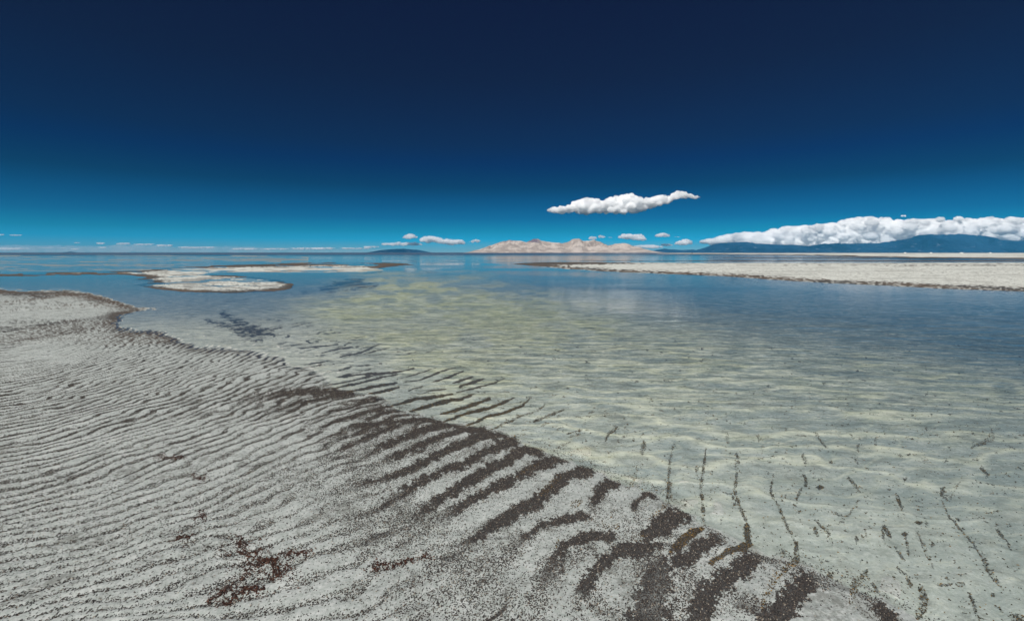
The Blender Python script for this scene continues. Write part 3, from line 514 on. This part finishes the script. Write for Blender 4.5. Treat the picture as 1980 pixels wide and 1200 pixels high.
for pts, hw, n, lab in CL:
    P = np.array(pts, float); seg = rng.integers(0, len(P) - 1, n); tt = rng.random(n)
    q = P[seg] * (1 - tt)[:, None] + P[seg + 1] * tt[:, None]
    q += rng.normal(0, 1, (n, 2)) * hw * np.array([1.5, .8]) * rng.uniform(.2, 1.3, (n, 1)); q += (np.stack([fbm(q[:, 0] / 12, q[:, 1] / 12, 2, 301), fbm(q[:, 0] / 12, q[:, 1] / 12, 2, 305)], 1) - .5) * hw * 2
    Xc, Yc = g_of(q[:, 0], q[:, 1]); z = interp(H, q[:, 0], q[:, 1])
    c0 = np.array([Xc.mean(), Yc.mean(), z.mean()])
    L_ = .0085 * rng.uniform(.5, 1.4, n); an = rng.uniform(0, np.pi, n)
    base = np.array([(1, 0, 0), (.25, 1, 0), (-1, .2, 0), (-.2, -1, 0), (.1, 0, 1)], float)
    B = (base[None] + rng.uniform(-.25, .25, (n, 5, 3))) * (np.stack([L_, L_ * .5, L_ * .6], -1)[:, None]) * .55
    ca, sa = np.cos(an)[:, None], np.sin(an)[:, None]; zz = z + rng.random(n) ** 3 * .005
    co_ = np.stack([B[..., 0] * ca - B[..., 1] * sa + Xc[:, None], B[..., 0] * sa + B[..., 1] * ca + Yc[:, None], B[..., 2] + zz[:, None]], -1) - c0
    f0 = np.array([(0, 1, 4), (1, 2, 4), (2, 3, 4), (3, 0, 4)]); fa = (f0[None] + (np.arange(n) * 5)[:, None, None]).reshape(-1, 3)
    me = np_mesh('wrack_clump', co_.reshape(-1, 3), fa, False); attr(me, 'tint', np.repeat(rng.random(n), 5))
    o = tag(link('wrack_clump', me, m_red), lab, 'wrack clump', 'rusty wrack clumps on the near shore'); o.location = c0

# ------------------------------------------------------------------ mountains
def range_mat(name, lo, hi, rock_or_lit, scale):
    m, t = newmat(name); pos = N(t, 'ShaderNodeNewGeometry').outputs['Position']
    n1 = noise(t, pos, scale, 6, .6); n2 = noise(t, pos, scale * 6, 5, .65); nm = N(t, 'ShaderNodeAttribute', attribute_name='rock_or_lit')
    c = mixc(t, mrange(t, n1, .42, .58), lo, hi); c = mixc(t, mrange(t, mth(t, 'ADD', mth(t, 'MULTIPLY', n2, .9), nm.outputs['Fac']), .75, 1.15), c, rock_or_lit)  # third colour: bare rock on the island, painted sunlit patches on far ranges
    c = mixc(t, mth(t, 'MULTIPLY', mrange(t, n2, .56, .7), .5), c, rock_or_lit)
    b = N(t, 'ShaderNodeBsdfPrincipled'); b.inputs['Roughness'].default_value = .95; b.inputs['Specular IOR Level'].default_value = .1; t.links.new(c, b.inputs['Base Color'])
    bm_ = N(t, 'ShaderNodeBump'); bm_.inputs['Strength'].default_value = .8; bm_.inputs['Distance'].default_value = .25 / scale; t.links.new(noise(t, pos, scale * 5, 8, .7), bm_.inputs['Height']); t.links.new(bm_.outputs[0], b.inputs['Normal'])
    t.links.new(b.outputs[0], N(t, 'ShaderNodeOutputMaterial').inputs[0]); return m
def mountain(name, prof, D, depth, mat, label, seed, rough, rock_or_litf=None, nx=520, ny=90, spur=1.0):
    P = np.array(prof, float); px = np.linspace(P[0, 0], P[-1, 0], nx); top = np.interp(px, P[:, 0], P[:, 1])
    top = top - (fbm(px / 9, px * 0, 4, seed) - .5) * rough * np.clip((HZ + 1 - top) / 12, 0, 1)
    s = np.linspace(0, 1, ny); PX, S = np.meshgrid(px, s); TOP = np.repeat(top[None], ny, 0)
    Hm = np.clip(HZ - TOP, 0, None) / F * (D + depth * .55)
    Yw = D + depth * S; Xw = (PX - 990) / F * (D + depth * .55)
    k = Xw.max() - Xw.min()
    sp = np.abs(fbm(Xw / (depth * .22) + (fbm(Xw / depth * 2, Yw / depth * 2, 2, seed + 5) - .5) * 1.5, Yw / (depth * .5), 5, seed + 9) * 2 - 1)
    S2 = S + (fbm(Xw / (depth * .3), Yw * 0, 3, seed + 3) - .5) * .18
    shape = np.where(S2 < .55, sst(-.04, .56, S2) ** .9, 1 - sst(.55, 1.05, S2)) * np.clip(S * 12, 0, 1)
    ridge_ = np.exp(-((S2 - .55) / .1) ** 2)
    Zw = Hm * shape * (1 - spur * .55 * sst(0, .55, sp * 1.3) * (1 - ridge_) * np.clip(S * 4, 0, 1)) + (fbm(Xw / depth * 30, Yw / depth * 30, 4, seed + 12) - .5) * Hm * .10 * (1 - .5 * ridge_)
    Zw = np.where(S <= 0, -.5, Zw)
    c0 = np.array([Xw.mean(), D, 0])
    me = np_mesh(name, np.stack([Xw, Yw, Zw], -1).reshape(-1, 3) - c0, grid_faces(ny, nx)[:, ::-1])
    rk = np.zeros(PX.shape) if rock_or_litf is None else rock_or_litf(PX, S)
    attr(me, 'rock_or_lit', rk.ravel()); o = link(name, me, mat); o.location = c0; o['kind'] = 'structure'; o['label'] = label; return o
m_isl = range_mat('pale_dry_grass_slope', (.37, .315, .28), (.56, .49, .44), (.16, .13, .17), .012)
m_far = range_mat('hazed_forest_slope', (.004, .030, .080), (.018, .066, .145), (.24, .30, .40), .0009)  # forest colour with distance-haze blue and sunlit ridge patches painted in
isl = [(898, 489.5), (915, 484), (935, 479), (948, 474), (968, 467), (985, 463.5), (1000, 465), (1018, 467), (1030, 461.5), (1040, 460.5), (1047, 465), (1062, 468), (1082, 470), (1095, 468), (1103, 464), (1112, 460.5), (1119, 460.5), (1126, 465),
       (1140, 466), (1149, 463), (1158, 467), (1172, 474), (1186, 472), (1196, 469.5), (1208, 470.5), (1220, 474), (1235, 477), (1248, 483), (1260, 488.2)]
mountain('island_hills', isl, 2900, 700, m_isl, 'pale tan island of bare hills across the lake', 401, 3.0, lambda p, s: .75 * np.exp(-((p - 1033) / 18) ** 2) * sst(.25, .5, s) + .55 * np.exp(-((p - 985) / 30) ** 2) * sst(.3, .5, s) - .1)
rng1 = [(1330, 487.5), (1350, 484), (1368, 477), (1382, 471.5), (1395, 469.5), (1420, 468.5), (1448, 467), (1460, 470), (1500, 472.5), (1535, 473), (1552, 475.5), (1560, 477.5), (1570, 475), (1585, 471.5), (1620, 470.5), (1690, 470.5), (1730, 466), (1750, 462), (1768, 455.5),
        (1790, 453), (1815, 453.5), (1840, 452.5), (1868, 452), (1885, 454), (1908, 455), (1930, 460), (1950, 464), (1968, 465), (1990, 464), (2040, 460), (2120, 458), (2200, 462), (2300, 470), (2450, 480), (2600, 488)]
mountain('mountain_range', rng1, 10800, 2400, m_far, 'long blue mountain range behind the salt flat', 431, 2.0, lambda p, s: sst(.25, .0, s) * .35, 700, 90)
rng2 = [(1253, 487.5), (1270, 483), (1285, 480.5), (1300, 482), (1318, 483), (1340, 482.5), (1360, 485), (1372, 487.5)]
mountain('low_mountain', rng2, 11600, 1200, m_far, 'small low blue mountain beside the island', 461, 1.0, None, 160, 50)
rng3 = [(719, 487.5), (728, 485), (740, 483), (755, 481.5), (783, 480.5), (795, 482), (806, 482.5), (818, 484.5), (832, 487.6)]
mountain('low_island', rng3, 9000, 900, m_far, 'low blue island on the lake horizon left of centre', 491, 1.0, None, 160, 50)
rng4 = [(129, 487.7), (134, 486.8), (139, 486.2), (143, 487.7)]
mountain('islet', rng4, 9500, 300, m_far, 'tiny dark islet on the far left horizon', 495, .3, None, 40, 20)

# ------------------------------------------------------------------ air
m, t = newmat('air'); pv = N(t, 'ShaderNodeVolumePrincipled'); pv.inputs['Color'].default_value = (.09, .50, .88, 1); pv.inputs['Density'].default_value = 2.8e-5
pv.inputs['Anisotropy'].default_value = 0.0
t.links.new(pv.outputs[0], N(t, 'ShaderNodeOutputMaterial').inputs['Volume'])
x0, x1, y0, y1, z0, z1 = -140000, 160000, -1200, 14200, -1.4, 520
bx = np.array([(x, y, z) for x in (x0, x1) for y in (y0, y1) for z in (z0, z1)], float)
me = np_mesh('haze', bx, np.array([(0, 1, 3, 2), (4, 6, 7, 5), (0, 4, 5, 1), (2, 3, 7, 6), (0, 2, 6, 4), (1, 5, 7, 3)]), False)
haze = tag(link('haze', me, m), kind='stuff')

# ------------------------------------------------------------------ clouds
m_cl, t = newmat('cloud_vapour')
b = N(t, 'ShaderNodeBsdfPrincipled'); b.inputs['Base Color'].default_value = (.93, .93, .93, 1); b.inputs['Roughness'].default_value = 1; b.inputs['Specular IOR Level'].default_value = 0
pos = N(t, 'ShaderNodeNewGeometry').outputs['Position']
bp = N(t, 'ShaderNodeBump'); bp.inputs['Strength'].default_value = .5; bp.inputs['Distance'].default_value = 60; t.links.new(noise(t, pos, .012, 5, .6), bp.inputs['Height'])
tl = N(t, 'ShaderNodeBsdfTranslucent'); tl.inputs[0].default_value = (.9, .92, .95, 1); dfc = N(t, 'ShaderNodeBsdfDiffuse'); dfc.inputs[0].default_value = (.95, .95, .95, 1); t.links.new(bp.outputs[0], dfc.inputs['Normal'])
mxc = N(t, 'ShaderNodeMixShader'); mxc.inputs[0].default_value = .3; t.links.new(dfc.outputs[0], mxc.inputs[1]); t.links.new(tl.outputs[0], mxc.inputs[2])
cv = N(t, 'ShaderNodeVolumePrincipled'); cv.inputs['Color'].default_value = (1, 1, 1, 1); cv.inputs['Density'].default_value = .02
pc = N(t, 'ShaderNodeNewGeometry').outputs['Position']; t.links.new(mrange(t, noise(t, pc, .0045, 6, .68), .38, .58, .007, .036), cv.inputs['Density'])
t.links.new(cv.outputs[0], N(t, 'ShaderNodeOutputMaterial').inputs['Volume'])
import bmesh
def ico(sub):
    bm = bmesh.new(); bmesh.ops.create_icosphere(bm, subdivisions=sub, radius=1)
    v_ = np.array([v.co[:] for v in bm.verts]); f_ = np.array([[q.index for q in f.verts] for f in bm.faces]); bm.free(); return v_, f_
IV, IF = ico(2)
tex = bpy.data.textures.new('billow', 'CLOUDS'); tex.noise_depth = 4; tex.noise_basis = 'ORIGINAL_PERLIN'
def cloud(outline, D, n, label, group=None, rpx=(2, 7), vox=.5, disp=1.0, name='cloud', seed=1, flat=.55, thick=2.2, wide=1.25, mat=None):
    """outline: list of (px, top, bottom) rows of the cloud as seen; D distance in metres"""
    r = np.random.default_rng(seed); O = np.array(outline, float); k = D / F
    cs = []
    per = max(1, n)
    xs = r.uniform(O[0, 0], O[-1, 0], per * 4)
    hts = np.interp(xs, O[:, 0], O[:, 2] - O[:, 1]); xs = xs[r.random(len(xs)) < .35 + .65 * hts / hts.max()][:per]
    core = np.arange(O[0, 0], O[-1, 0], 1.2 if O[-1, 0] - O[0, 0] < 60 else 2.2)
    for x in core:
        tp = np.interp(x, O[:, 0], O[:, 1]); bt = np.interp(x, O[:, 0], O[:, 2]); h = bt - tp; rad = min(max(h * .26, .35), rpx[1] * .8)
        for q in range(max(1, int(h / rad / 1.1))):
            cs.append((x + r.uniform(-1, 1), r.uniform(tp + rad * .85, max(bt - rad * .8, tp + rad * .86)), r.uniform(-1, 1) * h * .4, rad * r.uniform(.7, 1)))
    for x in xs:
        tp = np.interp(x, O[:, 0], O[:, 1]); bt = np.interp(x, O[:, 0], O[:, 2]); h = bt - tp
        rad = min(r.uniform(*rpx), h * .5); rad = max(rad, .35)
        y = r.uniform(tp + rad, max(bt - rad * flat, tp + rad + .01)); hgt = h
        dz = r.uniform(-1, 1) * hgt * thick * .5
        cs.append((x, y, dz, rad))
        for q in range(3):            # knobs
            a = r.normal(size=3); a /= np.linalg.norm(a); a[1] = -abs(a[1]) if r.random() < .75 else a[1] * .4
            rr = rad * r.uniform(.28, .5); yy = y + a[1] * rad * .85
            if yy + rr * .6 > bt + .4: continue
            cs.append((x + a[0] * rad * .9, max(yy, tp + rr * .6), dz + a[2] * rad * .9, rr))
    cs = np.array(cs); cx = (cs[:, 0] - 990) * k; cy = D + cs[:, 2] * k; cz = CH + (HZ - cs[:, 1]) * k; rr = cs[:, 3] * k
    c0 = np.array([cx.mean(), D, cz.mean()])
    sc3 = np.stack([rr * wide, rr, rr * .95], -1)
    co = IV[None] * sc3[:, None] + (np.stack([cx, cy, cz], -1) - c0)[:, None]
    fa = (IF[None] + (np.arange(len(cs)) * len(IV))[:, None, None]).reshape(-1, 3)
    me = np_mesh(name, co.reshape(-1, 3), fa); o = link(name, me, mat or m_cl); o.location = c0
    md = o.modifiers.new('r', 'REMESH'); md.mode = 'VOXEL'; md.voxel_size = vox * k; md.use_smooth_shade = True
    t1 = tex.copy(); t1.noise_scale = 3.2 * k; d1 = o.modifiers.new('d', 'DISPLACE'); d1.texture = t1; d1.strength = 2.6 * disp * k; d1.mid_level = .5; d1.texture_coords = 'LOCAL'
    t2 = tex.copy(); t2.noise_scale = .95 * k; d2 = o.modifiers.new('e', 'DISPLACE'); d2.texture = t2; d2.strength = 2.1 * disp * k; d2.mid_level = .5; d2.texture_coords = 'LOCAL'
    dg = bpy.context.evaluated_depsgraph_get(); me2 = bpy.data.meshes.new_from_object(o.evaluated_get(dg)); o.modifiers.clear(); o.data = me2; me2.name = name
    me2.polygons.foreach_set('use_smooth', np.ones(len(me2.polygons), bool))
    tag(o, label, 'cloud', group); return o
MAIN = [(1057, 406, 407), (1066, 401, 411), (1073, 399, 412), (1080, 401, 412), (1085, 397, 412), (1092, 398, 412), (1100, 395, 411), (1108, 390, 412), (1118, 386, 414), (1132, 382, 415), (1145, 384, 413), (1158, 384, 411), (1166, 386, 410), (1178, 381, 412),
        (1190, 378, 414), (1200, 376, 414), (1212, 373, 414), (1222, 375, 412), (1234, 379, 411), (1244, 381, 408), (1250, 387, 404), (1258, 381, 402), (1270, 377.5, 398), (1282, 377, 396), (1290, 381, 393), (1296, 378, 390), (1302, 373, 386), (1312, 367, 384), (1320, 370, 382), (1330, 374, 383), (1342, 377, 384.5), (1356, 381, 382.5)]
cloud(MAIN, 18000, 300, 'large bright white cloud alone in the dark blue sky', vox=.55, seed=3, thick=1.6)
BANK = [(1358, 463, 469), (1368, 461, 470), (1380, 459, 471), (1392, 454, 472), (1405, 452, 473), (1420, 449, 474), (1440, 446, 475), (1455, 448, 476), (1475, 449, 476), (1490, 444, 477), (1505, 440, 478), (1525, 435, 480), (1550, 435, 482), (1575, 433, 482), (1590, 434, 482), (1610, 430, 480), (1630, 424, 478),
        (1650, 419, 476), (1668, 418, 476), (1700, 420, 476), (1722, 424, 476), (1750, 424, 474), (1770, 420.5, 472), (1800, 421, 468), (1825, 421.5, 464), (1845, 425, 462), (1862, 422, 462), (1880, 419.5, 462), (1900, 418.5, 464), (1920, 419, 466), (1940, 423, 470), (1960, 422, 472), (1985, 420.5, 474), (2040, 416, 474), (2120, 420, 474), (2200, 430, 474), (2280, 445, 474), (2330, 462, 472)]
cloud(BANK, 17500, 900, 'long cloud bank piled over the blue mountain range', rpx=(1.6, 8), vox=.8, seed=5, thick=2.6, flat=.2, wide=1.7, disp=1.2)
MID = [(779, 459, 460), (783, 454, 462), (790, 451, 462), (798, 451, 461.5), (807, 458, 459)]
cloud(MID, 16500, 26, 'small round white cloud highest above the low blue island', 'small clouds over the lake horizon', (1.5, 4), .4, .7, seed=7)
LONG = [(811, 462, 464), (816, 457, 467), (828, 455, 469), (842, 456, 470), (853, 459, 471), (856, 462, 472), (865, 461, 473), (880, 461.5, 473.5), (893, 463, 473), (899, 468, 471)]
cloud(LONG, 16600, 90, 'widest white cloud left of the tan island', 'small clouds over the lake horizon', (1.5, 5), .45, .7, seed=8)
cloud([(906, 467, 468), (914, 463, 469), (922, 462, 469), (930, 465, 466)], 16550, 14, 'small white cloud just left of the tan island', 'small clouds over the lake horizon', (1.2, 3), .35, .5, seed=9)
cloud([(733, 471, 472), (740, 469, 474), (755, 469, 475), (770, 467, 475), (780, 468, 476), (790, 467, 475), (805, 468, 475), (817, 471, 474)], 16700, 60, 'thin white cloud streak under the small round cloud', 'small clouds over the lake horizon', (1., 3), .4, .5, seed=10)
cloud([(1138, 461, 462), (1144, 455, 463), (1152, 458, 462.5), (1154, 461, 462)], 16300, 14, 'tiny white cloud over the island summit, left of its pair', 'small clouds over the island', (1.5, 3), .35, .5, seed=11)
cloud([(1157, 457, 458), (1161, 454, 460), (1167, 455, 460), (1170, 458, 459)], 16200, 10, 'tiny white cloud over the island summit, right of its pair', 'small clouds over the island', (1.2, 2.4), .3, .5, seed=12)
cloud([(1176, 458, 459), (1180, 457.5, 460), (1184, 459, 460)], 16100, 6, 'tiniest cloud wisp above the right half of the island', 'small clouds over the island', (.8, 1.2), .25, .3, seed=13)
cloud([(1195, 458, 460), (1203, 451, 462), (1215, 451, 463), (1226, 452.5, 464), (1238, 452, 465), (1250, 462, 464)], 16400, 60, 'long white cloud above the right end of the island', 'small clouds over the island', (1.5, 4.5), .4, .6, seed=14)
cloud([(1265, 456, 457), (1272, 452, 458), (1282, 449, 458), (1290, 451, 458), (1295, 456, 457.5)], 16450, 30, 'oval white cloud right of the long one', 'small clouds over the island', (1.5, 3.5), .4, .5, seed=15)
cloud([(1304, 457.5, 458.5), (1311, 456.6, 459), (1317, 457.5, 458.4)], 16350, 8, 'faint thin wisp right of the oval cloud', 'small clouds over the island', (.6, 1), .25, .3, seed=16)
cloud([(1305, 470, 473), (1314, 465, 474), (1322, 462, 474), (1328, 460, 474), (1335, 466, 474), (1337, 471, 473)], 16600, 36, 'white heaped cloud left of the mountain range', 'small clouds over the island', (1.2, 3.4), .4, .6, seed=17)
cloud([(1278, 472, 474), (1286, 470, 476), (1296, 471, 475), (1300, 473, 475)], 16650, 20, 'low white cloud between the island and heaped cloud', 'small clouds over the island', (1., 2.4), .35, .5, seed=18)
cloud([(1226, 474, 479), (1240, 473, 480), (1255, 472, 480), (1270, 473, 480), (1282, 475, 479)], 20000, 40, 'faint low cloud behind the right slope of the island', 'small clouds over the island', (1., 3), .4, .6, seed=19)
cloud([(1744, 417, 418.5), (1748, 414.5, 419), (1752, 417, 418.5)], 17000, 5, 'tiny wisp above the long cloud bank', None, (1., 2), .3, .3, seed=20)
wl = [((-30, 60), 476, 3.2), ((70, 108), 475.5, 1.2), ((107, 130), 476, 1.0), ((136, 152), 478, 1.6), ((185, 203), 466.5, 2.2), ((190, 206), 474.5, 2), ((224, 252), 467, 2.4), ((255, 300), 468.5, 2.0), ((300, 336), 470, 2.8), ((340, 420), 474, 2.6), ((445, 500), 477, 2.6),
      ((500, 560), 477, 2.4), ((560, 620), 476, 2.8), ((600, 650), 475.5, 3.2), ((655, 720), 476, 2.4), ((700, 735), 473, 2.4), ((-20, 8), 450, 2.0), ((18, 44), 451, 1.6), ((142, 155), 466, 1.2)]
lb = ['long faint cloud streak at the far left edge of the horizon', 'thin cloud streak second from the left edge, low on the horizon', 'short thin cloud streak left of the tiny islet', 'small bright cloud puff above the tiny islet', 'small flat cloud, the upper of two stacked ones on the left', 'small flat cloud, the lower of two stacked ones on the left',
      'low cloud streak right of the two stacked ones', 'ragged low cloud streak in the left third of the sky', 'brightest low cloud in the left third of the sky', 'long dim cloud streak right of the brightest left cloud', 'dim low cloud streak at the quarter point of the horizon', 'dim low cloud streak right of the quarter point',
      'low cloud over the back tip of the sand spit', 'brighter low cloud above the sand spit tip', 'long flat cloud touching the horizon left of the low island', 'small cloud lump above the left end of the low island', 'highest cloud wisp cut by the left edge', 'thin high wisp near the left edge', 'faint speck of cloud high above the tiny islet']
for q, (((a, b_), y, h), lab) in enumerate(zip(wl, lb)):
    r_ = np.random.default_rng(600 + q); n_ = 6; xs = np.linspace(a, b_, n_); jit_ = r_.uniform(-.5, .5, n_)
    ol = [(x, y + 2.2 + j * .6 + (0 if 0 < i < n_ - 1 else h * .35), y + 2.2 + h * (1.5 if 0 < i < n_ - 1 else .6)) for i, (x, j) in enumerate(zip(xs, jit_))]
    cloud(ol, 24000, int((b_ - a) * .9) + 6, lab, 'low cloud streaks along the left horizon', (.7, 1.8), .4, .5, seed=700 + q)

m_thin = m_cl.copy(); m_thin.name = 'thin_vapour'
tv = [n for n in m_thin.node_tree.nodes if n.bl_idname == 'ShaderNodeVolumePrincipled'][0]; m_thin.node_tree.links.remove(tv.inputs['Density'].links[0]); tv.inputs['Density'].default_value = .0006
xs = np.arange(-80, 800, 20.); tp_ = 476 - 7 * fbm(xs / 90, xs * 0, 3, 151) + 7 * np.clip((xs - 600) / 200, 0, 1) + 4 * np.clip((xs - 240) / 300, 0, 1)
cloud([(x, y, 488.2) for x, y in zip(xs, tp_)], 30000, 160, 'long pale translucent haze cloud lying along the whole left horizon', 'low cloud streaks along the left horizon', (3, 7), 1.2, .6, mat=m_thin, seed=801, flat=.3, thick=1.5, wide=2.5)

# ------------------------------------------------------------------ tiny things on the far salt flat
m_dk = speckmat('dry_brush', [(0, (.03, .03, .025)), (1, (.08, .07, .05))]); m_sa, t = newmat('salt'); b = N(t, 'ShaderNodeBsdfPrincipled'); b.inputs['Roughness'].default_value = .9
t.links.new(mixc(t, noise(t, None, 3, 4), (.6, .6, .58), (.8, .8, .78)), b.inputs['Base Color']); t.links.new(b.outputs[0], N(t, 'ShaderNodeOutputMaterial').inputs[0])
def blob(name, px, D, w_, h_, mat, lab, cat, seed, grp=None, n=60):
    r = np.random.default_rng(seed); v_, f_ = ico(4 if mat is m_sa else 3)
    v_ = v_ * [w_ / 2, w_ / 2, h_]; nn = fbm(v_[:, 0] / w_ * 5 + seed, v_[:, 2] / h_ * 3, 3, seed) + fbm(v_[:, 1] / w_ * 5, v_[:, 2] / h_ * 3 + 5, 3, seed + 3)
    v_ = v_ * (.55 + .45 * nn)[:, None]; v_[:, 2] = np.maximum(v_[:, 2], -.1)
    me = np_mesh(name, v_, f_); attr(me, 'tint', r.random(len(v_))); o = tag(link(name, me, mat), lab, cat, grp); o.location = ((px - 990) / F * D, D, .09); return o
blob('shrub', 1338, 900, 1.9, 2.0, m_dk, 'lone dark shrub on the far salt flat right of the island', 'shrub', 3)
for i, (px, w_, lab) in enumerate([(1750, 5, 'small white salt mound below the left rise of the mountain'), (1800, 5, 'small white salt mound second from the left on the flat'), (1859, 7, 'widest white salt mound under the mountain summit'), (1915, 5, 'small white salt mound nearest the right edge')]):
    blob('salt_mound', px, 1200, w_, 1.6, m_sa, lab, 'salt mound', 20 + i, 'salt mounds on the far flat')
